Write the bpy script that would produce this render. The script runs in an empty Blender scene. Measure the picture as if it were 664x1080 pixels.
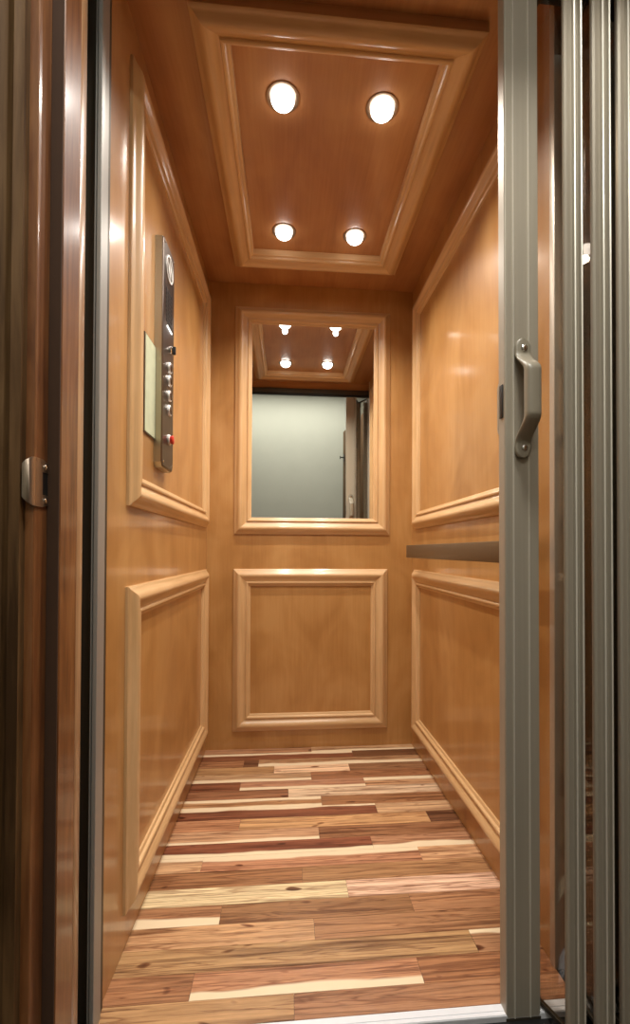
import bpy, bmesh, math, random
from mathutils import Vector, Matrix
random.seed(7)
SC = bpy.context.scene
COL = SC.collection
PI = math.pi

# ------------------------------------------------------------------ dimensions (metres)
HW = 0.457                 # half width of the cab
D = 2.0585                 # back wall
H = 2.055                  # cab ceiling
Y0 = 0.868                 # front edge of the cab floor
YW = 0.922                 # front edge of the cab side walls

# ------------------------------------------------------------------ material helpers
def new_mat(name):
    m = bpy.data.materials.new(name); m.use_nodes = True
    nt = m.node_tree; nt.nodes.clear()
    out = nt.nodes.new('ShaderNodeOutputMaterial')
    return m, nt, out
def N(nt, kind, **kw):
    n = nt.nodes.new(kind)
    for k, v in kw.items():
        if k in n.inputs: n.inputs[k].default_value = v
        else: setattr(n, k, v)
    return n
def ramp(nt, stops):
    r = nt.nodes.new('ShaderNodeValToRGB'); e = r.color_ramp.elements
    while len(e) < len(stops): e.new(0.5)
    for i, (p, c) in enumerate(stops):
        e[i].position = p; e[i].color = (*c, 1)
    return r
def principled(nt, out, **kw):
    b = nt.nodes.new('ShaderNodeBsdfPrincipled')
    for k, v in kw.items(): b.inputs[k].default_value = v
    nt.links.new(b.outputs[0], out.inputs[0])
    return b

def wood(name, dark, mid, light, su=1.3, sv=16, rough=0.38, coat=0.6, coat_rough=0.12, figure=0.5, bump=0.03, fine=140, spec=0.5):
    """veneer / solid timber, grain runs along U (metres)"""
    m, nt, out = new_mat(name); L = nt.links
    b = principled(nt, out, Roughness=rough)
    b.inputs['Coat Weight'].default_value = coat
    b.inputs['Specular IOR Level'].default_value = spec
    b.inputs['Coat Roughness'].default_value = coat_rough
    uv = N(nt, 'ShaderNodeUVMap', uv_map='grain')
    oi = N(nt, 'ShaderNodeObjectInfo')
    add = N(nt, 'ShaderNodeVectorMath', operation='MULTIPLY_ADD')
    L.new(oi.outputs['Random'], add.inputs[0]); add.inputs[1].default_value = (37.0, 11.0, 5.0)
    L.new(uv.outputs[0], add.inputs[2])
    def mapped(a, c):
        mp = N(nt, 'ShaderNodeMapping'); mp.inputs['Scale'].default_value = (a, c, 1)
        L.new(add.outputs[0], mp.inputs[0]); return mp
    n1 = N(nt, 'ShaderNodeTexNoise', Scale=1.0, Detail=6.0, Roughness=0.6, Distortion=0.7)
    L.new(mapped(su, sv).outputs[0], n1.inputs['Vector'])
    n2 = N(nt, 'ShaderNodeTexNoise', Scale=1.0, Detail=3.0, Roughness=0.5)
    L.new(mapped(su * 4, fine).outputs[0], n2.inputs['Vector'])
    n3 = N(nt, 'ShaderNodeTexNoise', Scale=1.0, Detail=2.0, Roughness=0.5, Distortion=1.5)
    L.new(mapped(3.0, 4.5).outputs[0], n3.inputs['Vector'])
    mx = N(nt, 'ShaderNodeMath', operation='MULTIPLY_ADD'); mx.inputs[1].default_value = 0.35
    L.new(n2.outputs['Fac'], mx.inputs[0]); L.new(n1.outputs['Fac'], mx.inputs[2])
    mx2 = N(nt, 'ShaderNodeMath', operation='MULTIPLY_ADD'); mx2.inputs[1].default_value = figure
    L.new(n3.outputs['Fac'], mx2.inputs[0]); L.new(mx.outputs[0], mx2.inputs[2])
    c0 = 0.675 + figure * 0.5
    sp = 0.16 + 0.1 * figure
    mr = N(nt, 'ShaderNodeMapRange'); mr.inputs['From Min'].default_value = c0 - sp; mr.inputs['From Max'].default_value = c0 + sp
    L.new(mx2.outputs[0], mr.inputs['Value'])
    r = ramp(nt, [(0.0, dark), (0.5, mid), (1.0, light)])
    L.new(mr.outputs[0], r.inputs[0]); L.new(r.outputs[0], b.inputs['Base Color'])
    bp = N(nt, 'ShaderNodeBump', Strength=bump, Distance=0.002)
    L.new(mx.outputs[0], bp.inputs['Height']); L.new(bp.outputs[0], b.inputs['Normal'])
    return m

def metal(name, col, rough=0.35, metallic=1.0, brushed=0.0):
    m, nt, out = new_mat(name); L = nt.links
    b = principled(nt, out, Roughness=rough, Metallic=metallic)
    tc = N(nt, 'ShaderNodeTexCoord'); mp = N(nt, 'ShaderNodeMapping'); mp.inputs['Scale'].default_value = (160, 160, 2)
    n = N(nt, 'ShaderNodeTexNoise', Scale=1.0, Detail=3.0)
    L.new(tc.outputs['Object'], mp.inputs[0]); L.new(mp.outputs[0], n.inputs['Vector'])
    lo = tuple(c * (1 - 0.04 - brushed) for c in col); hi = tuple(min(1, c * (1.03 + brushed)) for c in col)
    r = ramp(nt, [(0.3, lo), (0.7, hi)])
    L.new(n.outputs['Fac'], r.inputs[0]); L.new(r.outputs[0], b.inputs['Base Color'])
    return m

def plain(name, col, rough=0.5, var=0.06, scale=30, coat=0.0):
    m, nt, out = new_mat(name); L = nt.links
    b = principled(nt, out, Roughness=rough); b.inputs['Coat Weight'].default_value = coat
    tc = N(nt, 'ShaderNodeTexCoord')
    n = N(nt, 'ShaderNodeTexNoise', Scale=float(scale), Detail=4.0)
    L.new(tc.outputs['Object'], n.inputs['Vector'])
    r = ramp(nt, [(0.3, tuple(c * (1 - var) for c in col)), (0.7, tuple(min(1, c * (1 + var)) for c in col))])
    L.new(n.outputs['Fac'], r.inputs[0]); L.new(r.outputs[0], b.inputs['Base Color'])
    return m

def emitter(name, col, strength):
    m, nt, out = new_mat(name)
    e = N(nt, 'ShaderNodeEmission'); e.inputs['Color'].default_value = (*col, 1); e.inputs['Strength'].default_value = strength
    nt.links.new(e.outputs[0], out.inputs[0]); return m

def acrylic(name):
    m, nt, out = new_mat(name); L = nt.links
    t = N(nt, 'ShaderNodeBsdfTransparent'); t.inputs['Color'].default_value = (0.90, 0.87, 0.83, 1)
    g = N(nt, 'ShaderNodeBsdfGlossy'); g.inputs['Roughness'].default_value = 0.015; g.inputs['Color'].default_value = (1, 1, 1, 1)
    lw = N(nt, 'ShaderNodeLayerWeight', Blend=0.5)
    pw = N(nt, 'ShaderNodeMath', operation='POWER'); pw.inputs[1].default_value = 4.5; L.new(lw.outputs['Facing'], pw.inputs[0])
    f = N(nt, 'ShaderNodeMath', operation='MULTIPLY_ADD'); f.inputs[1].default_value = 0.9; f.inputs[2].default_value = 0.035; L.new(pw.outputs[0], f.inputs[0])
    mx = N(nt, 'ShaderNodeMixShader')
    L.new(f.outputs[0], mx.inputs[0]); L.new(t.outputs[0], mx.inputs[1]); L.new(g.outputs[0], mx.inputs[2])
    L.new(mx.outputs[0], out.inputs[0]); return m

def mirror_mat():
    m, nt, out = new_mat('silvered mirror')
    b = principled(nt, out, Roughness=0.0, Metallic=1.0); b.inputs['Base Color'].default_value = (0.86, 0.88, 0.86, 1)
    return m

def floor_mat():
    m, nt, out = new_mat('acacia strip flooring'); L = nt.links
    b = principled(nt, out, Roughness=0.36)
    b.inputs['Coat Weight'].default_value = 0.25; b.inputs['Coat Roughness'].default_value = 0.25
    uv = N(nt, 'ShaderNodeUVMap', uv_map='grain')
    pc = N(nt, 'ShaderNodeAttribute', attribute_name='plank_color')
    pp = N(nt, 'ShaderNodeAttribute', attribute_name='plank_data')     # r: sap width front, g: sap width back, b: seed
    sep = N(nt, 'ShaderNodeSeparateColor'); L.new(pp.outputs['Color'], sep.inputs[0])
    seed = N(nt, 'ShaderNodeCombineXYZ')
    k = N(nt, 'ShaderNodeMath', operation='MULTIPLY'); k.inputs[1].default_value = 97.0
    L.new(sep.outputs[2], k.inputs[0]); L.new(k.outputs[0], seed.inputs[2]); L.new(k.outputs[0], seed.inputs[0])
    add = N(nt, 'ShaderNodeVectorMath', operation='ADD'); L.new(uv.outputs[0], add.inputs[0]); L.new(seed.outputs[0], add.inputs[1])
    def noise(a, c, det, dist, rough=0.55):
        mp = N(nt, 'ShaderNodeMapping'); mp.inputs['Scale'].default_value = (a, c, 1); L.new(add.outputs[0], mp.inputs[0])
        n = N(nt, 'ShaderNodeTexNoise', Scale=1.0, Detail=det, Distortion=dist, Roughness=rough); L.new(mp.outputs[0], n.inputs['Vector']); return n
    # v across the plank is 0..1 in the uv, u is metres
    g1 = noise(2.6, 6.0, 6, 0.8); g2 = noise(30, 26, 3, 0.2); g3 = noise(2.2, 2.8, 3, 1.2)
    r1 = ramp(nt, [(0.30, (0.34, 0.23, 0.165)), (0.48, (0.96, 0.94, 0.92)), (0.70, (1.25, 1.24, 1.2))]); L.new(g1.outputs['Fac'], r1.inputs[0])
    m1 = N(nt, 'ShaderNodeMix', data_type='RGBA', blend_type='MULTIPLY'); m1.inputs[0].default_value = 1.0
    L.new(pc.outputs['Color'], m1.inputs[6]); L.new(r1.outputs[0], m1.inputs[7])
    r2 = ramp(nt, [(0.3, (0.82, 0.78, 0.75)), (0.7, (1.1, 1.1, 1.1))]); L.new(g2.outputs['Fac'], r2.inputs[0])
    m2 = N(nt, 'ShaderNodeMix', data_type='RGBA', blend_type='MULTIPLY'); m2.inputs[0].default_value = 0.8
    L.new(m1.outputs[2], m2.inputs[6]); L.new(r2.outputs[0], m2.inputs[7])
    # dark heartwood veins
    r3 = ramp(nt, [(0.45, (0, 0, 0)), (0.49, (1, 1, 1)), (0.55, (0, 0, 0))]); L.new(g3.outputs['Fac'], r3.inputs[0])
    vs = N(nt, 'ShaderNodeMath', operation='MULTIPLY'); vs.inputs[1].default_value = 0.72; L.new(r3.outputs[0], vs.inputs[0])
    m3 = N(nt, 'ShaderNodeMix', data_type='RGBA', blend_type='MULTIPLY'); m3.inputs[7].default_value = (0.36, 0.22, 0.17, 1)
    L.new(vs.outputs[0], m3.inputs[0]); L.new(m2.outputs[2], m3.inputs[6])
    kn = noise(11.0, 1.9, 1, 0.2)
    r5 = ramp(nt, [(0.705, (1, 1, 1)), (0.735, (.45, .32, .26)), (0.77, (.22, .12, .08))]); L.new(kn.outputs['Fac'], r5.inputs[0])
    m5 = N(nt, 'ShaderNodeMix', data_type='RGBA', blend_type='MULTIPLY'); m5.inputs[0].default_value = 1.0
    L.new(m3.outputs[2], m5.inputs[6]); L.new(r5.outputs[0], m5.inputs[7]); m3 = m5
    # cream sapwood along an edge
    suv = N(nt, 'ShaderNodeSeparateXYZ'); L.new(uv.outputs[0], suv.inputs[0])
    wob = noise(4.0, 0.4, 2, 0.3)
    wv = N(nt, 'ShaderNodeMath', operation='MULTIPLY_ADD'); wv.inputs[1].default_value = 0.55; wv.inputs[2].default_value = -0.27
    L.new(wob.outputs['Fac'], wv.inputs[0])
    vv = N(nt, 'ShaderNodeMath', operation='ADD'); L.new(suv.outputs[1], vv.inputs[0]); L.new(wv.outputs[0], vv.inputs[1])
    def mask(inv, src):
        d = N(nt, 'ShaderNodeMath', operation='SUBTRACT')
        if inv:
            q = N(nt, 'ShaderNodeMath', operation='SUBTRACT'); q.inputs[0].default_value = 1.0; L.new(vv.outputs[0], q.inputs[1]); v_ = q
        else: v_ = vv
        L.new(src, d.inputs[0]); L.new(v_.outputs[0], d.inputs[1])
        mr = N(nt, 'ShaderNodeMapRange'); mr.inputs['From Min'].default_value = -0.04; mr.inputs['From Max'].default_value = 0.05
        L.new(d.outputs[0], mr.inputs['Value'])
        gate = N(nt, 'ShaderNodeMath', operation='GREATER_THAN'); gate.inputs[1].default_value = 0.02; L.new(src, gate.inputs[0])
        o = N(nt, 'ShaderNodeMath', operation='MULTIPLY'); L.new(mr.outputs[0], o.inputs[0]); L.new(gate.outputs[0], o.inputs[1]); return o
    ma, mb = mask(False, sep.outputs[0]), mask(True, sep.outputs[1])
    mm = N(nt, 'ShaderNodeMath', operation='MAXIMUM'); L.new(ma.outputs[0], mm.inputs[0]); L.new(mb.outputs[0], mm.inputs[1])
    m4 = N(nt, 'ShaderNodeMix', data_type='RGBA'); m4.inputs[7].default_value = (0.80, 0.64, 0.42, 1)
    L.new(mm.outputs[0], m4.inputs[0]); L.new(m3.outputs[2], m4.inputs[6])
    L.new(m4.outputs[2], b.inputs['Base Color'])
    return m

M = {}
M['maple'] = wood('honey maple veneer', (0.40, 0.185, 0.048), (0.465, 0.228, 0.065), (0.53, 0.28, 0.092), su=1.2, sv=9, coat=0.75, coat_rough=0.14, rough=0.42, figure=1.1)
M['maple_ceiling'] = wood('maple ceiling veneer', (0.39, 0.165, 0.058), (0.46, 0.21, 0.078), (0.52, 0.26, 0.10), su=1.2, sv=10, coat=0.5, coat_rough=0.10, rough=0.35, figure=0.6)
M['moulding'] = wood('solid maple moulding', (0.56, 0.335, 0.145), (0.65, 0.405, 0.19), (0.73, 0.475, 0.24), su=1.5, sv=30, coat=0.6, coat_rough=0.14, rough=0.4, figure=0.35)
M['mahogany'] = wood('varnished mahogany jamb', (0.085, 0.027, 0.008), (0.19, 0.070, 0.021), (0.29, 0.125, 0.043), su=2.0, sv=22, spec=0.3, coat=0.9, coat_rough=0.14, rough=0.5, figure=0.5, bump=0.08)
M['walnut'] = wood('dark stained casing', (0.045, 0.022, 0.008), (0.105, 0.055, 0.021), (0.17, 0.095, 0.04), su=2.0, sv=34, spec=0.12, coat=0.0, coat_rough=0.3, rough=0.62, figure=0.4, bump=0.08)
M['edge_maple'] = wood('pale jamb lipping', (0.30, 0.15, 0.065), (0.42, 0.24, 0.12), (0.52, 0.33, 0.18), su=2.0, sv=30, coat=0.6, coat_rough=0.15, figure=0.4)
M['floor'] = floor_mat()
M['bronze'] = metal('champagne anodised aluminium', (0.42, 0.375, 0.295), rough=0.45, metallic=0.3)
M['bronze_dark'] = metal('dark bronze metal', (0.085, 0.070, 0.048), rough=0.45, metallic=0.6)
M['channel'] = metal('grey strike channel aluminium', (0.36, 0.35, 0.32), rough=0.42, metallic=0.4)
M['pale_trim'] = metal('pale edge trim', (0.62, 0.57, 0.50), rough=0.4, metallic=0.4)
M['satin'] = metal('bright satin steel', (0.88, 0.87, 0.84), rough=0.38, metallic=0.45)
M['sill'] = plain('bright aluminium nosing', (0.74, 0.75, 0.78), 0.35, var=.02)
M['ridge'] = metal('bright anodised ridge', (0.78, 0.74, 0.64), rough=0.3, metallic=0.4)
M['handle'] = plain('bronze enamel pull', (0.30, 0.265, 0.20), 0.33, var=.03)
M['rail'] = metal('bronze handrail finish', (0.20, 0.155, 0.10), rough=0.4, metallic=0.7)
M['steel'] = metal('brushed bronze stainless', (0.15, 0.125, 0.105), rough=0.30, brushed=0.1)
M['steel_side'] = metal('faceplate edge steel', (0.38, 0.34, 0.25), rough=0.36)
M['chrome'] = metal('polished chrome', (0.85, 0.84, 0.82), rough=0.10)
M['black'] = plain('black plastic', (0.012, 0.012, 0.012), 0.4)
M['stop_shade'] = plain('dark brown stop shade', (0.050, 0.021, 0.007), 0.95)  # shade colour for the front face of the jamb stop
M['taupe'] = plain('taupe hall paint', (0.17, 0.16, 0.14), 0.7, var=.02, scale=6)
M['dark_gap'] = plain('dark shaft lining', (0.02, 0.017, 0.014), 0.7)
M['red'] = plain('red button plastic', (0.62, 0.03, 0.02), 0.3, coat=0.5)
M['card'] = plain('pale green card', (0.60, 0.66, 0.46), 0.4, coat=0.3)
M['card_back'] = plain('dark card backing', (0.10, 0.07, 0.04), 0.5)
M['paint'] = plain('sage white wall paint', (0.46, 0.455, 0.375), 0.6, var=0.02, scale=6)
M['ceil_paint'] = plain('white ceiling paint', (0.5, 0.5, 0.47), 0.7, var=0.02)
M['hall_floor'] = wood('hall timber floor', (0.04, 0.022, 0.012), (0.07, 0.04, 0.02), (0.10, 0.06, 0.035), coat=0.2)
M['white_plastic'] = plain('white enamel', (0.8, 0.8, 0.78), 0.35)
M['nickel'] = metal('brass nickel plate', (0.40, 0.32, 0.25), rough=0.42)
M['bulb'] = emitter('downlight lens', (1.0, 0.94, 0.87), 8.0)
M['hall_lamp'] = emitter('hall lamp diffuser', (1.0, 0.97, 0.90), 6.0)
M['ind'] = emitter('lit indicator', (1.0, 0.97, 0.92), 2.0)
M['acrylic'] = acrylic('clear acrylic')
M['mirror'] = mirror_mat()

# ------------------------------------------------------------------ object helpers
def obj(name, bm, mat, parent=None, grain='z', smooth=35, loc=None):
    bmesh.ops.recalc_face_normals(bm, faces=bm.faces)
    uvl = bm.loops.layers.uv.get('grain') or bm.loops.layers.uv.new('grain')
    gi = 'xyz'.index(grain)
    if not bm.get('uv_done') if isinstance(bm, dict) else True:
        for f in bm.faces:
            n = [abs(c) for c in f.normal]
            rest = [i for i in range(3) if i != gi]
            vi = rest[0] if n[rest[0]] <= n[rest[1]] else rest[1]
            for l in f.loops:
                l[uvl].uv = (l.vert.co[gi], l.vert.co[vi])
    me = bpy.data.meshes.new(name); bm.to_mesh(me); bm.free()
    if smooth:
        for p in me.polygons: p.use_smooth = True
        me.set_sharp_from_angle(angle=math.radians(smooth))
    me.materials.append(mat)
    o = bpy.data.objects.new(name, me); COL.objects.link(o)
    if parent is not None: o.parent = parent
    if loc: o.location = loc
    return o
def tag(o, label, cat, group=None, kind=None):
    o['label'] = label; o['category'] = cat
    if group: o['group'] = group
    if kind: o['kind'] = kind
    return o
def thing(name, label, cat, loc=(0, 0, 0), group=None):
    o = bpy.data.objects.new(name, None); COL.objects.link(o); o.location = loc
    o.empty_display_size = 0.05
    return tag(o, label, cat, group)
def struct(name, bm, mat, grain='z', **kw):
    o = obj(name, bm, mat, grain=grain, **kw); o['kind'] = 'structure'; return o
def box(bm, x0, x1, y0, y1, z0, z1, bevel=0.0, seg=2):
    r = bmesh.ops.create_cube(bm, size=1.0)
    vs = r['verts']
    for v in vs:
        v.co = Vector((x0 + (v.co.x + .5) * (x1 - x0), y0 + (v.co.y + .5) * (y1 - y0), z0 + (v.co.z + .5) * (z1 - z0)))
    if bevel:
        es = list({e for v in vs for e in v.link_edges})
        bmesh.ops.bevel(bm, geom=es, offset=bevel, segments=seg, profile=0.5, affect='EDGES', clamp_overlap=True)
    return bm
def B(*a, **k): return box(bmesh.new(), *a, **k)
def prism(bm, pts, axis, a, b):
    """closed polygon pts (2D) extruded along axis from a to b. axis z: pts=(x,y); x: (y,z); y: (x,z)"""
    def P(p, t):
        return {'z': (p[0], p[1], t), 'x': (t, p[0], p[1]), 'y': (p[0], t, p[1])}[axis]
    va = [bm.verts.new(P(p, a)) for p in pts]; vb = [bm.verts.new(P(p, b)) for p in pts]
    n = len(pts)
    for i in range(n): bm.faces.new((va[i], va[(i + 1) % n], vb[(i + 1) % n], vb[i]))
    bm.faces.new(va); bm.faces.new(list(reversed(vb)))
    return bm
def lathe(bm, prof, c, ax='z', seg=32):
    """prof list of (r, t) ; revolve about axis through c"""
    rings = []
    for r, t in prof:
        ring = []
        for i in range(seg):
            a = 2 * PI * i / seg; u, v = r * math.cos(a), r * math.sin(a)
            p = {'z': (u, v, t), 'x': (t, u, v), 'y': (u, t, v)}[ax]
            ring.append(bm.verts.new((c[0] + p[0], c[1] + p[1], c[2] + p[2])))
        rings.append(ring)
    for a, b in zip(rings, rings[1:]):
        for i in range(seg): bm.faces.new((a[i], a[(i + 1) % seg], b[(i + 1) % seg], b[i]))
    bm.faces.new(rings[0]); bm.faces.new(list(reversed(rings[-1])))
    return bm
def loft(bm, rings):
    vs = [[bm.verts.new(p) for p in r] for r in rings]; n = len(vs[0])
    for a, b in zip(vs, vs[1:]):
        for i in range(n): bm.faces.new((a[i], a[(i + 1) % n], b[(i + 1) % n], b[i]))
    bm.faces.new(vs[0]); bm.faces.new(list(reversed(vs[-1])))
    return bm

PROFILE = [(0, 0), (0, .0060), (.002, .0078), (.0055, .0088), (.010, .0128), (.015, .0176), (.020, .0212), (.0255, .0228), (.031, .0218), (.037, .0186),
           (.043, .0146), (.049, .0116), (.053, .0103), (.0545, .0102), (.055, .0130), (.057, .0148), (.0605, .0152), (.064, .0136), (.066, .0100),
           (.0665, .0070), (.071, .0055), (.074, .0040), (.075, 0)]
def frame_pieces(root, plane, a0, a1, b0, b1, w, sgn, mat, scale=1.0, base=0.0, names=('bottom_rail', 'stile', 'top_rail', 'stile'), hs=1.0):
    """mitred moulding round the rectangle a0..a1 x b0..b1 on a plane.
    plane: 'x' (a=y,b=z, surface x=w), 'y' (a=x,b=z, surface y=w), 'z' (a=x,b=y, surface z=w); sgn = outward direction"""
    def P(a, b, h):
        h = w + sgn * h
        return {'x': (h, a, b), 'y': (a, h, b), 'z': (a, b, h)}[plane]
    prof = [(t * scale, (h * hs + base) if h > 0 else 0) for t, h in PROFILE]
    ga = {'x': 'y', 'y': 'x', 'z': 'x'}[plane]; gb = {'x': 'z', 'y': 'z', 'z': 'y'}[plane]
    sides = [(lambda t: (a0 + t, b0 + t), lambda t: (a1 - t, b0 + t), ga), (lambda t: (a1 - t, b0 + t), lambda t: (a1 - t, b1 - t), gb),
             (lambda t: (a1 - t, b1 - t), lambda t: (a0 + t, b1 - t), ga), (lambda t: (a0 + t, b1 - t), lambda t: (a0 + t, b0 + t), gb)]
    for (fa, fb, g), nm in zip(sides, names):
        bm = bmesh.new()
        loft(bm, [[P(*fa(t), h) for t, h in prof], [P(*fb(t), h) for t, h in prof]])
        obj(nm, bm, mat, root, grain=g, smooth=28)

# ------------------------------------------------------------------ camera
cam = bpy.data.cameras.new('camera'); camo = bpy.data.objects.new('camera', cam); COL.objects.link(camo)
cy_, p_, r_ = -0.0855, 0.0107, -0.0045
Mr = Matrix.Rotation(cy_, 3, 'Z') @ Matrix.Rotation(p_, 3, 'X') @ Matrix.Rotation(r_, 3, 'Y')
right, fwd, up = Mr.col[0], Mr.col[1], Mr.col[2]
mw = Matrix.Identity(4)
for i in range(3):
    mw[i][0], mw[i][1], mw[i][2] = right[i], up[i], -fwd[i]
mw[0][3], mw[1][3], mw[2][3] = -0.1062, 0.0, 0.8703
camo.matrix_world = mw
cam.sensor_fit = 'VERTICAL'; cam.sensor_height = 36.0; cam.sensor_width = 36.0 * 664 / 1080
cam.lens = 487.3413 / 1080 * 36.0
cam.shift_x = -12.9075 / 1080; cam.shift_y = 35.9862 / 1080
cam.clip_start = 0.02; cam.clip_end = 50
SC.camera = camo

# ------------------------------------------------------------------ cab shell
struct('wall_back', B(-HW - .02, HW + .02, D, D + .02, -.02, H + .02), M['maple'], 'z', smooth=0)
struct('wall_left', B(-HW - .02, -HW, YW, D, -.02, H), M['maple'], 'z', smooth=0)
struct('wall_right', B(HW, HW + .02, .9485, D, -.02, H), M['maple'], 'z', smooth=0)
struct('ceiling', B(-HW - .02, HW + .02, .83, D, H, H + .02), M['maple_ceiling'], 'y', smooth=0)

struct('trim_13', B(HW - .0035, HW + .022, .929, .948, -.002, 2.05, bevel=.0015), M['pale_trim'])   # pale edge trim closing the right wall
# floor: acacia strips across the cab, each plank with its own tone
TAN, LIGHT, CREAM, RED, BROWN, DARK, PINK, MID = ((.47, .252, .125), (.56, .325, .170), (.78, .575, .385), (.25, .092, .044), (.33, .158, .072),
                                               (.17, .076, .036), (.58, .355, .205), (.40, .205, .095))
rows = [  # (first edge, second edge, seams, [(colour, sap front, sap back)])
    (.868, .9205, [-.089], [(TAN, 0, 0), (MID, 0, 0)]),
    (.9205, .981, [-.292, .1735], [(MID, 0, 0), (TAN, .32, 0), (BROWN, 0, 0)]),
    (.981, 1.0415, [.313], [(TAN, 0, 0), (MID, 0, .2)]),
    (1.0415, 1.102, [-.04], [(LIGHT, 0, 0), (MID, 0, 0)]),
    (1.102, 1.1625, [-.261, .204], [(MID, .40, 0), (BROWN, 0, .0), (MID, 0, 0)]),
    (1.1625, 1.223, [.052], [(CREAM, 0, 0), (CREAM, 0, 0)]),
    (1.223, 1.2835, [-.062], [(BROWN, 0, 0), (MID, 0, 0)]),
    (1.2835, 1.344, [-.338, .279], [(LIGHT, 0, .25), (TAN, 0, .3), (PINK, 0, 0)]),
    (1.344, 1.4045, [.15], [(RED, .28, 0), (TAN, .38, 0)]),
    (1.4045, 1.465, [-.005], [(LIGHT, .25, 0), (BROWN, 0, 0)]),
    (1.465, 1.5255, [-.253, .359], [(TAN, 0, 0), (LIGHT, 0, 0), (DARK, 0, 0)]),
    (1.5255, 1.586, [.198], [(RED, 0, .2), (PINK, 0, 0)]),
    (1.586, 1.6465, [.016], [(TAN, .3, .25), (BROWN, 0, 0)]),
    (1.6465, 1.707, [-.099], [(BROWN, 0, 0), (CREAM, 0, 0)]),
    (1.707, 1.7675, [-.276, .188], [(RED, 0, 0), (TAN, .3, 0), (LIGHT, 0, .35)]),
    (1.7675, 1.828, [-.011], [(LIGHT, .35, 0), (BROWN, 0, 0)]),
    (1.828, 1.8885, [-.155, .146], [(TAN, 0, 0), (CREAM, 0, 0), (BROWN, 0, 0)]),
    (1.8885, 1.949, [-.28, -.22], [(MID, 0, 0), (DARK, 0, 0), (TAN, .4, 0)]),
    (1.949, 2.0095, [.177], [(RED, 0, .3), (DARK, 0, 0)]),
    (2.0095, D, [.002], [(TAN, 0, 0), (LIGHT, .2, .2)]),
]
bm = bmesh.new()
uvl = bm.loops.layers.uv.new('grain'); cl = bm.loops.layers.float_color.new('plank_color'); dl = bm.loops.layers.float_color.new('plank_data')
def plank(x0, x1, y0, y1, col, sf, sb):
    g = .00035; seed = random.random()
    c = tuple(max(.02, v * random.uniform(.93, 1.07)) for v in col)
    t = [bm.verts.new(p) for p in ((x0 + g, y0 + g, 0), (x1 - g, y0 + g, 0), (x1 - g, y1 - g, 0), (x0 + g, y1 - g, 0))]
    l_ = [bm.verts.new((v.co.x, v.co.y, -.004)) for v in t]
    fs = [bm.faces.new(t)] + [bm.faces.new((l_[i], l_[(i + 1) % 4], t[(i + 1) % 4], t[i])) for i in range(4)]
    for f in fs:
        for lp in f.loops:
            v = (lp.vert.co.y - y0) / (y1 - y0)
            lp[uvl].uv = (lp.vert.co.x, v * (1 if (y1 - y0) > .055 else (y1 - y0) / .0605))
            lp[cl] = (*c, 1); lp[dl] = (sf, sb, seed, 1)
for y0, y1, seams, cols in rows:
    xs = [-HW] + seams + [HW]
    for (x0, x1), (c, sf, sb) in zip(zip(xs, xs[1:]), cols): plank(x0, x1, y0, y1, c, sf, sb)
# dark underlay showing in the hairline joints
v = [bm.verts.new(p) for p in ((-HW, Y0, -.004), (HW, Y0, -.004), (HW, D, -.004), (-HW, D, -.004))]
f = bm.faces.new(v)
for lp in f.loops: lp[uvl].uv = (0, 0); lp[cl] = (.03, .015, .01, 1); lp[dl] = (0, 0, 0, 1)
me = bpy.data.meshes.new('floor'); bm.to_mesh(me); bm.free(); me.materials.append(M['floor'])
fl = bpy.data.objects.new('floor', me); COL.objects.link(fl); fl['kind'] = 'structure'

# ------------------------------------------------------------------ mouldings, mirror
def moulding(label, *a, **k):
    t = thing('panel_moulding', label, 'moulding'); t['group'] = 'raised maple panel mouldings'
    frame_pieces(t, *a, mat=M['moulding'], **k); return t
FY0, FY1 = 1.041, 2.008
moulding('tall raised maple moulding rectangle on the left wall around the steel control panel', 'x', FY0, FY1, .968, 1.964, -HW, 1)
moulding('lower raised maple moulding rectangle on the left wall beneath the control panel', 'x', FY0, FY1, .080, .790, -HW, 1)
moulding('tall raised maple moulding rectangle on the right wall above the handrail', 'x', FY0, FY1, .968, 1.964, HW, -1)
moulding('lower raised maple moulding rectangle on the right wall below the handrail', 'x', FY0, FY1, .080, .790, HW, -1)
moulding('square raised maple moulding on the back wall directly under the mirror', 'y', -.342, .342, .080, .790, D, -1)
moulding('large rectangular maple moulding on the ceiling enclosing the four downlights', 'z', -.325, .336, .986, 1.898, H, -1, scale=1.08, base=.018)

t = thing('wall_mirror', 'maple framed mirror on the back wall reflecting the pale hallway', 'mirror', (0.006, D, .943))
frame_pieces(t, 'y', -.346, .345, 0, 1.005, 0, -1, M['moulding'])
obj('mirror_glass', B(-.285, .284, -.0035, -.0005, .060, .946), M['mirror'], t, smooth=0)

# ------------------------------------------------------------------ downlights
def downlight(x, y, label):
    t = thing('recessed_downlight', label, 'downlight', (x, y, H), 'recessed ceiling downlights')
    obj('trim_ring', lathe(bmesh.new(), [(.043, .0), (.043, -.002), (.0415, -.0025), (.036, -.003), (.0325, -.002), (.032, .0)], (0, 0, 0)), M['nickel'], t)
    prof = [(.0305, -.0005), (.0305, -.007)] + [(.0305 * math.cos(a), -.007 - .021 * math.sin(a)) for a in [PI / 2 * k / 8 for k in range(1, 8)]] + [(.003, -.0282)]
    obj('lamp_lens', lathe(bmesh.new(), prof, (0, 0, 0)), M['bulb'], t)
    L = bpy.data.lights.new('downlight_beam', 'SPOT'); L.energy = LAMP; L.color = (1.0, .945, .87)
    L.spot_size = math.radians(132); L.spot_blend = 1.0; L.shadow_soft_size = .014
    o = bpy.data.objects.new('downlight_beam', L); COL.objects.link(o); o.location = (x, y, H - .043)
LAMP = 24.0
downlight(-.125, 1.200, 'glowing recessed downlight nearest the door on the left')
downlight(.139, 1.205, 'glowing recessed downlight nearest the door on the right')
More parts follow.
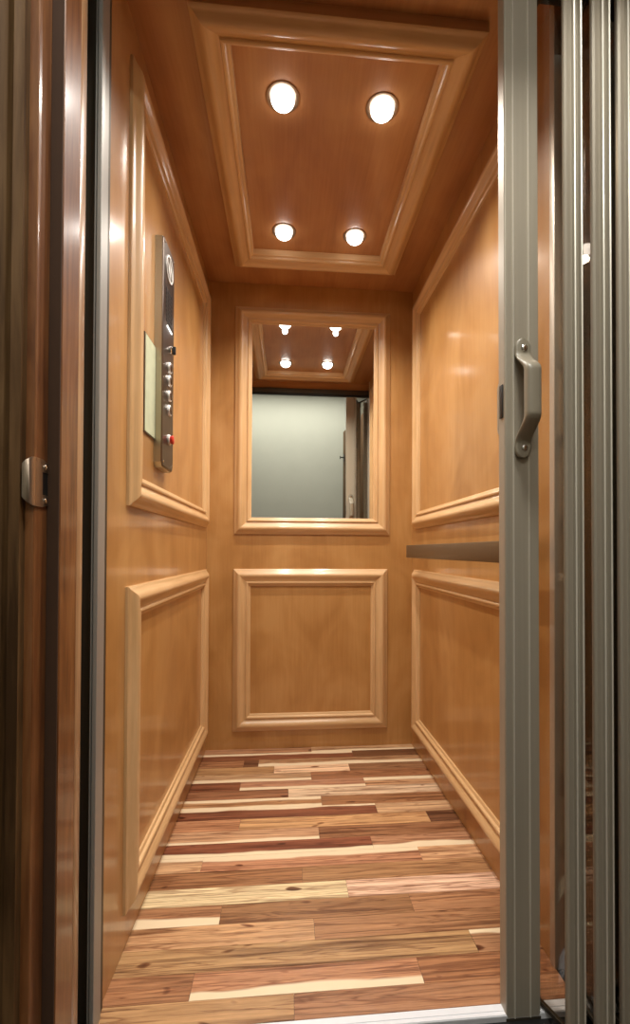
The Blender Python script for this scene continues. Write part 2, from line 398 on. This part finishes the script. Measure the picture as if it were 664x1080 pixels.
downlight(-.126, 1.708, 'glowing recessed downlight nearest the mirror on the left')
downlight(.139, 1.710, 'glowing recessed downlight nearest the mirror on the right')

# ------------------------------------------------------------------ handrail
t = thing('handrail', 'flat dark bronze handrail bar fixed across the right wall', 'handrail', (HW, 1.5, .87))
obj('rail_bar', B(-.062, -.052, -.55, .425, -.026, .026, bevel=.002), M['rail'], t, 'y')
for yb in (-.36, .33):
    b = bmesh.new()
    lathe(b, [(.018, -.0005), (.018, -.004), (.016, -.006), (.008, -.0065), (.008, -.0525)], (0, yb, 0), 'x', 24)
    obj('bracket', b, M['rail'], t, 'y')

# ------------------------------------------------------------------ control panel
XP = -.437
t = thing('control_panel', 'tall narrow brushed steel car control panel with round buttons on left wall', 'control panel', (-HW, 1.297, 1.09))
b = bmesh.new()
w2, zt = .0575, .612
prism(b, [(-w2, .012), (-w2, zt - .004), (-w2 + .004, zt), (w2 - .006, zt), (w2, zt - .006), (w2, .012), (w2 - .01, .0), (-w2 + .01, .0)], 'x', .0003, .0185)
obj('back_box', b, M['steel_side'], t)
b = bmesh.new()
def fp(s, x): return [(-w2 + s, .014 + s), (-w2 + s, zt - .006 - s), (-w2 + .006 + s, zt - s), (w2 - .006 - s, zt - s), (w2 - s, zt - .006 - s), (w2 - s, .014 + s), (w2 - .008 - s, .004 + s), (-w2 + .008 + s, .004 + s)]
loft(b, [[(x, *p) for p in fp(s, x)] for s, x in ((0, .0187), (0, .0205), (.0015, .022))])
plate = obj('faceplate', b, M['steel'], t)
FX = .022
# oval emblem with slanting strokes
b = bmesh.new()
def ring_x(b, cy, cz, ry, rz, w, x0, x1, seg=40):
    vs = []
    for r_, x in ((0, x0), (0, x1), (w, x1), (w, x0)):
        vs.append([b.verts.new((x, cy + (ry - r_) * math.cos(2 * PI * i / seg), cz + (rz - r_) * math.sin(2 * PI * i / seg))) for i in range(seg)])
    for k in range(4):
        A, C_ = vs[k], vs[(k + 1) % 4]
        for i in range(seg): b.faces.new((A[i], A[(i + 1) % seg], C_[(i + 1) % seg], C_[i]))
ring_x(b, 0, .552, .036, .036, .005, FX + .0002, FX + .003)
def bar_yz(b, p, q, w, x0, x1):
    d = Vector((q[0] - p[0], q[1] - p[1])).normalized(); n = Vector((-d.y, d.x)) * w / 2
    mid = ((p[0] + q[0]) / 2, (p[1] + q[1]) / 2)
    prism(b, [p, (mid[0] + n.x, mid[1] + n.y), q, (mid[0] - n.x, mid[1] - n.y)], 'x', x0, x1)
bar_yz(b, (-.024, .572), (.010, .524), .014, FX + .0002, FX + .0028)
bar_yz(b, (-.006, .582), (.026, .534), .014, FX + .0002, FX + .0028)
obj('emblem', b, M['satin'], t)
b = bmesh.new()
for i in range(8):
    for j in range(4):
        lathe(b, [(.0052, .0002), (.0052, .001)], (FX, -.024 + j * .017, .404 + i * .0118), 'x', 12)
o = obj('speaker_grille', b, M['black'], t); o['label'] = 'black speaker perforations'
obj('lit_slot', B(FX + .0002, FX + .0022, -.020, .030, .3865, .3905), M['ind'], t)
k = obj('key_switch', lathe(bmesh.new(), [(.011, .0), (.011, .006), (.009, .008), (.003, .0085)], (FX, .012, .334), 'x', 20), M['chrome'], t)
obj('key', B(FX + .0085, FX + .017, .009, .015, .323, .345, bevel=.0015), M['black'], k)
for i, zb in enumerate((.304, .268, .226, .186)):
    pb = obj('floor_button', lathe(bmesh.new(), [(.0155, .0), (.0155, .0035), (.0145, .005), (.0125, .0055), (.0122, .0038)], (FX, .008, zb - .02), 'x', 28), M['satin'], t)
    obj('button_cap', lathe(bmesh.new(), [(.0112, .0), (.0112, .0058), (.0095, .0072), (.004, .0078)], (FX, .008, zb - .02), 'x', 24), M['steel'], pb)
k = obj('stop_button', lathe(bmesh.new(), [(.015, .0), (.015, .003), (.013, .0045)], (FX, .012, .086), 'x', 24), M['satin'], t)
o = obj('red_knob', lathe(bmesh.new(), [(.0105, .0), (.0105, .005), (.0122, .006), (.0122, .0085), (.010, .0102), (.003, .0106)], (FX + .003, .012, .086), 'x', 24), M['red'], k)
o['label'] = 'red knob'
for py, pz in ((-.046, .60), (.046, .60), (-.044, .016), (.044, .016)):
    obj('screw', lathe(bmesh.new(), [(.0035, .0), (.0035, .0008), (.002, .0015)], (FX, py, pz), 'x', 12), M['chrome'], t)

# notice card beside it
t = thing('notice_card', 'pale green card fixed on the left wall partly behind the control panel', 'card', (-HW, 1.20, 1.16))
obj('card_sheet', B(.0032, .0044, -.047, .038, .002, .240), M['card'], t, smooth=0)
obj('card_backing', B(.0002, .0031, -.050, .0385, -.002, .243), M['card_back'], t, smooth=0)

# ------------------------------------------------------------------ sill, channel, header
t = thing('door_sill', 'bright aluminium threshold strip along the front edge of the wooden floor', 'threshold', (0, .856, 0))
b = bmesh.new()
prism(b, [(-.011, -.02), (-.011, -.002), (-.0095, 0.0), (-.004, 0.0), (-.0035, -.0012), (-.002, -.0012), (-.0015, 0.0), (.0105, .0005), (.0117, -.004), (.0117, -.02)], 'x', -.437, .56)
obj('nosing', b, M['sill'], t, 'x', smooth=0)
b = bmesh.new()
prism(b, [(-.070, -.03), (-.070, -.012), (-.058, -.012), (-.058, -.022), (-.022, -.022), (-.022, -.012), (-.0112, -.012), (-.0112, -.03)], 'x', -.437, .56)
o = obj('guide_track', b, M['black'], t, 'x', smooth=0); o['label'] = 'black gate guide channel'

b = bmesh.new()
prism(b, [(-.4515, .848), (-.4505, .8465), (-.4490, .8465), (-.4480, .851), (-.4465, .851), (-.4460, .846), (-.4405, .846), (-.4395, .847), (-.4395, .860), (-.4410, .860), (-.4410, .853), (-.4480, .856), (-.4480, .90), (-.4515, .90)], 'z', -.02, 2.012)
tag(obj('strike_channel', b, M['channel'], smooth=0), 'slim grey aluminium gate strike channel standing at the left wall front edge', 'channel')
struct('trim_1', B(-.60, -.4518, .862, .92, -.02, 2.005), M['bronze_dark'])           # dark return beside the channel
struct('trim_2', B(.575, .60, .80, .95, -.02, 2.05), M['bronze_dark'])                  # gate pocket side
struct('trim_3', B(.4795, .575, .935, .945, -.02, 2.05), M['bronze_dark'])              # gate pocket back
t = thing('gate_header', 'dark bronze gate track beam across the cab front seen in mirror', 'track', (0, .868, 1.972))
obj('beam', B(-.60, .575, -.035, .012, .004, .036), M['bronze_dark'], t, 'x', smooth=0)
obj('runner', B(-.46, .574, -.020, .006, -.006, .0038, bevel=.002), M['black'], t, 'x')

struct('trim_12', B(-HW - .02, HW + .02, .835, .868, 2.0085, H - .0002), M['maple_ceiling'], 'x')   # wooden transom over the gate
# ------------------------------------------------------------------ folding gate
g = thing('folding_gate', 'collapsed champagne aluminium and clear acrylic folding gate stacked at the right', 'gate', (.337, .858, 0))
gx, gy = .337, .858
# lead post: grooved box section (local coords)
def X(x): return x - gx
def Y(y): return y - gy
b = bmesh.new()
lx0, lx1 = X(.3045), X(.3725); fy, byk = Y(.845), Y(.870)
gl = [X(.3214), X(.3518)]
pts = [(lx0, fy + .0025), (lx0 + .0012, fy + .0004), (lx0 + .003, fy)]
for q in gl: pts += [(q - .0016, fy), (q - .0013, fy - .0022), (q + .0007, fy - .0022), (q + .0016, fy)]
pts += [(lx1 - .003, fy), (lx1 - .0012, fy + .0004), (lx1, fy + .0025), (lx1, byk), (lx0, byk)]
prism(b, pts, 'z', -.006, 1.962)
lead = obj('lead_post', b, M['bronze'], g, smooth=0)
def ridge_faces(o, test):
    o.data.materials.append(M['ridge'])
    for p in o.data.polygons:
        if abs(p.normal.z) < .5 and test(p.center): p.material_index = 1
ridge_faces(lead, lambda c: c.y < fy - .0008)
obj('end_cap', B(lx0 - .0005, lx1 + .0005, fy - .0005, byk + .0005, -.016, -.0062, bevel=.001), M['bronze_dark'], lead)
o = obj('latch_slot', B(lx0 - .0022, lx0 - .0001, fy + .006, fy + .019, 1.128, 1.192, bevel=.0008), M['black'], lead); o['label'] = 'black latch slot'

def pull_handle(side, name='pull_handle'):
    """D pull with flat screw pads; side=-1 outside face, +1 cab side"""
    f = fy - .0023 if side < 0 else byk
    cx, z0, z1 = X(.3365), 1.049, 1.274
    def path(z):                       # stand-off of the grip's centre line, width, thickness
        u = (z - z0) / (z1 - z0)
        e = min(u, 1 - u) * (z1 - z0)
        s = max(0, min(1, (e - .026) / .046)); s = s * s * (3 - 2 * s)
        return .0045 + .036 * s, (.0155 - .001 * s), (.0044 + .0066 * s)
    b = bmesh.new(); rings = []
    zs = [z0, z0 + .0015, z0 + .005, z0 + .012] + [z0 + .022 + i * (z1 - z0 - .044) / 44 for i in range(45)] + [z1 - .012, z1 - .005, z1 - .0015, z1]
    for z in zs:
        off, wd, th = path(z)
        e = min(z - z0, z1 - z)
        if e < .014: wd *= math.sqrt(max(.12, 1 - ((.014 - e) / .014) ** 2 * .88))
        ring = []
        for i in range(20):
            a = 2 * PI * i / 20; ca, sa = math.cos(a), math.sin(a); p = 0.75
            ring.append((cx + wd * math.copysign(abs(ca) ** p, ca), f + side * (off + th * math.copysign(abs(sa) ** p, sa)), z))
        rings.append(ring)
    loft(b, rings)
    h = obj(name, b, M['handle'], g, smooth=50)
    for z in (z0 + .018, z1 - .018):
        b = bmesh.new()
        s = -1 if side < 0 else 1
        lathe(b, [(.006, .0), (.006, s * .0012), (.0045, s * .0028), (.0018, s * .0034)], (cx + .001, f + side * .0088, z), 'y', 20)
        obj('screw', b, M['chrome'], h)
pull_handle(-1); pull_handle(1)

def stile(xc, yc, wd, face, z0=.004, z1=1.950):
    """ribbed hinge extrusion; face=-1 faces the landing, +1 faces the cab"""
    b = bmesh.new(); h = wd / 2; s = face
    pr = [(-h, 0), (-h, .005), (-h + .003, .0085), (-h * .62, .0085), (-h * .56, .0045), (-h * .12, .0045), (-h * .05, .0105), (h * .08, .0115), (h * .16, .0105), (h * .22, .003),
          (h * .66, .003), (h * .72, .0105), (h * .84, .0115), (h * .95, .0100), (h, .007), (h, 0), (h - .004, -.008), (-h + .004, -.008)]
    prism(b, [(X(xc) + p, Y(yc) + s * q) for p, q in pr], 'z', z0, z1)
    o = obj('hinge_stile', b, M['bronze'], g, smooth=0)
    ridge_faces(o, lambda c: (c.y - Y(yc)) * s > .0100)
    return o
near = [(.4035, .790), (.4575, .790), (.5065, .790)]
far = [(.364, .896), (.458, .889), (.487, .889)]
for x, y in near: stile(x, y, .033, -1)
for x, y in far:
    s = stile(x, y, .013, 1)
    for z in (1.60, 1.71, 1.30):
        obj('hinge_clip', B(X(x) + .0067, X(x) + .0105, Y(y) - .005, Y(y) + .007, z, z + .03, bevel=.001), M['black'], s)
def panel(p, q):
    a, c = Vector((X(p[0]), Y(p[1]))), Vector((X(q[0]), Y(q[1])))
    d = (c - a).normalized(); a = a + d * .009; c = c - d * .009
    n = Vector((-d.y, d.x)) * .0016
    b = prism(bmesh.new(), [tuple(a + n), tuple(c + n), tuple(c - n), tuple(a - n)], 'z', .012, 1.945)
    pn = obj('acrylic_panel', b, M['acrylic'], g, smooth=0)
    n2 = n * 2.2
    for z0, z1 in ((.004, .0118), (1.9452, 1.953)):
        obj('edge_strip', prism(bmesh.new(), [tuple(a + n2), tuple(c + n2), tuple(c - n2), tuple(a - n2)], 'z', z0, z1), M['bronze_dark'], pn, smooth=0)
chain = [far[0], near[0], far[1], near[1], far[2], near[2]]
for p, q in zip(chain, chain[1:]): panel(p, q)
panel((.360, .866), (far[0][0], far[0][1] + .004))
panel(near[2], (.545, .895))
stile(.552, .885, .03, 1)
g.rotation_euler = (0, -.003, 0); g.location.x += .003

# ------------------------------------------------------------------ landing door frame (left side in view) and hall
XJ = -.460
b = bmesh.new()   # fluted casing, hall side of the wall
def flute(x0, x1, y):
    pts = [(x0, .680), (x0, y + .006)]
    n = int(abs(x1 - x0) / .0205); s = (x1 - x0) / n
    for i in range(n):
        a = x0 + s * i
        for k in range(7):
            u = k / 6; pts.append((a + s * u, y + .0055 * abs(math.cos(PI * u)) ** 1.5 * (1 if 0 < i or k > 2 else 1)))
    pts += [(x1, y + .006), (x1, .680)]
    return pts
struct('trim_4', prism(b, flute(-.472, -.560, .660), 'z', 0, 2.062), M['walnut'], 'z', smooth=25)
b = bmesh.new(); struct('trim_5', prism(b, flute(.562, .650, .660), 'z', 0, 2.062), M['walnut'], 'z', smooth=25)
struct('trim_6', B(-.560, .650, .660, .680, 2.0625, 2.15, bevel=.004), M['walnut'], 'x')
def jamb(name, xs, s, stop=True):
    b = bmesh.new()      # rabbeted jamb : front rabbet, then the stop
    pts = [(xs, .681), (xs - s * .001, .6795), (xs - s * .018, .6795), (xs - s * .018, .770), (xs + s * .0170, .770), (xs + s * .0180, .769), (xs + s * .0180, .717), (xs + s * .0165, .7155), (xs, .7155)]
    prism(b, pts, 'z', 0, 2.05)
    return struct(name, b, M['mahogany'], 'z', smooth=0)
jamb('trim_7', XJ, 1); jamb('trim_8', .552, -1)
struct('trim_9', B(XJ - .018, XJ + .0180, .7702, .792, 0, 2.05, bevel=.002), M['edge_maple'], 'z')
struct('trim_10', B(.534, .570, .7702, .792, 0, 2.05, bevel=.002), M['edge_maple'], 'z')
struct('trim_11', B(XJ - .018, .57, .6797, .799, 2.0502, 2.0622), M['mahogany'], 'x')
struct('stop_shade_strip', B(XJ + .0004, XJ + .0168, .7132, .7153, 0, 2.05), M['stop_shade'])      # added dark strip, painting shade onto the stop's front face
# strike plate
t = thing('strike_plate', 'small brass nickel strike plate screwed to the dark door jamb at left', 'strike plate', (XJ, .697, .966))
b = bmesh.new()
hz = .0345
# plate with a latch opening: four strips + curved lip
prism(b, [(-.0175, -hz), (.0005, -hz), (.0005, hz), (-.0175, hz)], 'x', .0003, .002)
prism(b, [(.0007, -hz), (.0158, -hz + .004), (.0158, -.0165), (.0007, -.0165)], 'x', .0003, .002)
prism(b, [(.0007, .0165), (.0158, .0165), (.0158, hz - .004), (.0007, hz)], 'x', .0003, .002)
obj('plate', b, M['nickel'], t, smooth=0)
b = bmesh.new(); rings = []
for k in range(9):
    a = PI / 2 * k / 8; yy = -.0178 - .013 * math.sin(a); xx = .001 - .010 * (1 - math.cos(a)); hh = hz * (1 - .34 * (k / 8) ** 2)
    rings.append([(xx - .0008, yy, -hh), (xx + .0008, yy, -hh), (xx + .0008, yy, hh), (xx - .0008, yy, hh)])
loft(b, rings)
obj('lip', b, M['nickel'], t, smooth=50)
obj('latch_hole', B(.0003, .0011, .0008, .0160, -.0163, .0163), M['black'], t, smooth=0)
for z in (-.0245, .0245):
    obj('screw', lathe(bmesh.new(), [(.0042, .0), (.0042, .001), (.003, .0019), (.001, .0021)], (.002, .009, z), 'x', 16), M['chrome'], t)

# hall
struct('wall_front', B(-1.5, XJ - .0185, .681, .798, 0, 2.75), M['taupe'])
struct('wall_front_right', B(.5705, 1.3, .681, .798, 0, 2.75), M['taupe'])
struct('wall_front_top', B(XJ - .0185, .5705, .681, .798, 2.0625, 2.75), M['taupe'])
struct('wall_hall_left', B(-1.52, -1.5, -1.27, .798, 0, 2.75), M['taupe'])
struct('wall_hall_right', B(1.3, 1.32, -1.27, .798, 0, 2.75), M['taupe'])
struct('wall_hall_back', B(-1.52, 1.32, -1.27, -1.25, 0, 2.75), M['paint'])
struct('ceiling_hall', B(-1.52, 1.32, -1.27, .80, 2.75, 2.77), M['taupe'])
struct('floor_hall', B(-1.52, 1.32, -1.27, .786, -.02, 0), M['hall_floor'], 'y')
struct('floor_shaft', B(-.62, .62, .786, D, -.06, -.031), M['dark_gap'])
# opened landing door
hx, hy = .5495, .672; fx, fyy = .415, -.262
ln = math.hypot(fx - hx, fyy - hy); ang = math.atan2(fyy - hy, fx - hx)
d = obj('door_1', B(0, ln, -.0175, .0175, .008, 2.012, bevel=.002), M['walnut'], grain='z'); d['kind'] = 'structure'
d.location = (hx + .02, hy - .02, 0); d.rotation_euler = (0, 0, ang)
b = bmesh.new()
box(b, ln - .06, ln - .03, -.0215, -.0177, 1.72, 1.79, bevel=.001); box(b, ln - .05, ln - .04, -.055, -.0213, 1.752, 1.762); box(b, ln - .052, ln - .038, -.060, -.0552, 1.742, 1.772, bevel=.001)
obj('door_hook', b, M['black'], d)
# hall ceiling lamp, then an added fill light
def hall_lamp(x, y, e, label):
    t = thing('hall_ceiling_lamp', label, 'lamp', (x, y, 2.75))
    obj('lamp_base', lathe(bmesh.new(), [(.17, -.0005), (.17, -.02), (.16, -.025)], (0, 0, 0)), M['white_plastic'], t)
    obj('diffuser', lathe(bmesh.new(), [(.155, -.0255), (.15, -.04), (.12, -.06), (.06, -.072), (.01, -.075)], (0, 0, 0)), M['hall_lamp'], t)
    L = bpy.data.lights.new('hall_lamp_light', 'AREA'); L.shape = 'DISK'; L.size = .28; L.energy = e; L.color = (1, .97, .90)
    o = bpy.data.objects.new('hall_lamp_light', L); COL.objects.link(o); o.location = (x, y, 2.665)
hall_lamp(.10, .36, 21, 'round white flush lamp on the hall ceiling just outside the door')
t = thing('added_wall_fill', 'added linear fill light, unseen on the hall ceiling, brightening the far pale wall', 'lamp', (-.15, -.80, 2.75))  # added fill, out of view, so the mirrored wall reads bright and even
obj('lamp_base', B(-.85, .85, -.06, .06, -.03, -.0005, bevel=.004), M['white_plastic'], t, 'x')
obj('diffuser', B(-.83, .83, -.045, .045, -.06, -.0302, bevel=.012), M['hall_lamp'], t, 'x')
L = bpy.data.lights.new('added_wall_fill_light', 'AREA'); L.shape = 'RECTANGLE'; L.size = 1.66; L.size_y = .09; L.energy = 17; L.color = (1, .97, .90)
o = bpy.data.objects.new('added_wall_fill_light', L); COL.objects.link(o); o.location = (-.15, -.80, 2.685)

# ------------------------------------------------------------------ world, view
w = bpy.data.worlds.new('world'); SC.world = w; w.use_nodes = True
w.node_tree.nodes['Background'].inputs[0].default_value = (1, .95, .9, 1); w.node_tree.nodes['Background'].inputs[1].default_value = 0.0
SC.view_settings.view_transform = 'Standard'
SC.view_settings.look = 'None'
SC.view_settings.gamma = 1.0
SC.view_settings.use_curve_mapping = False
SC.view_settings.exposure = 0.12
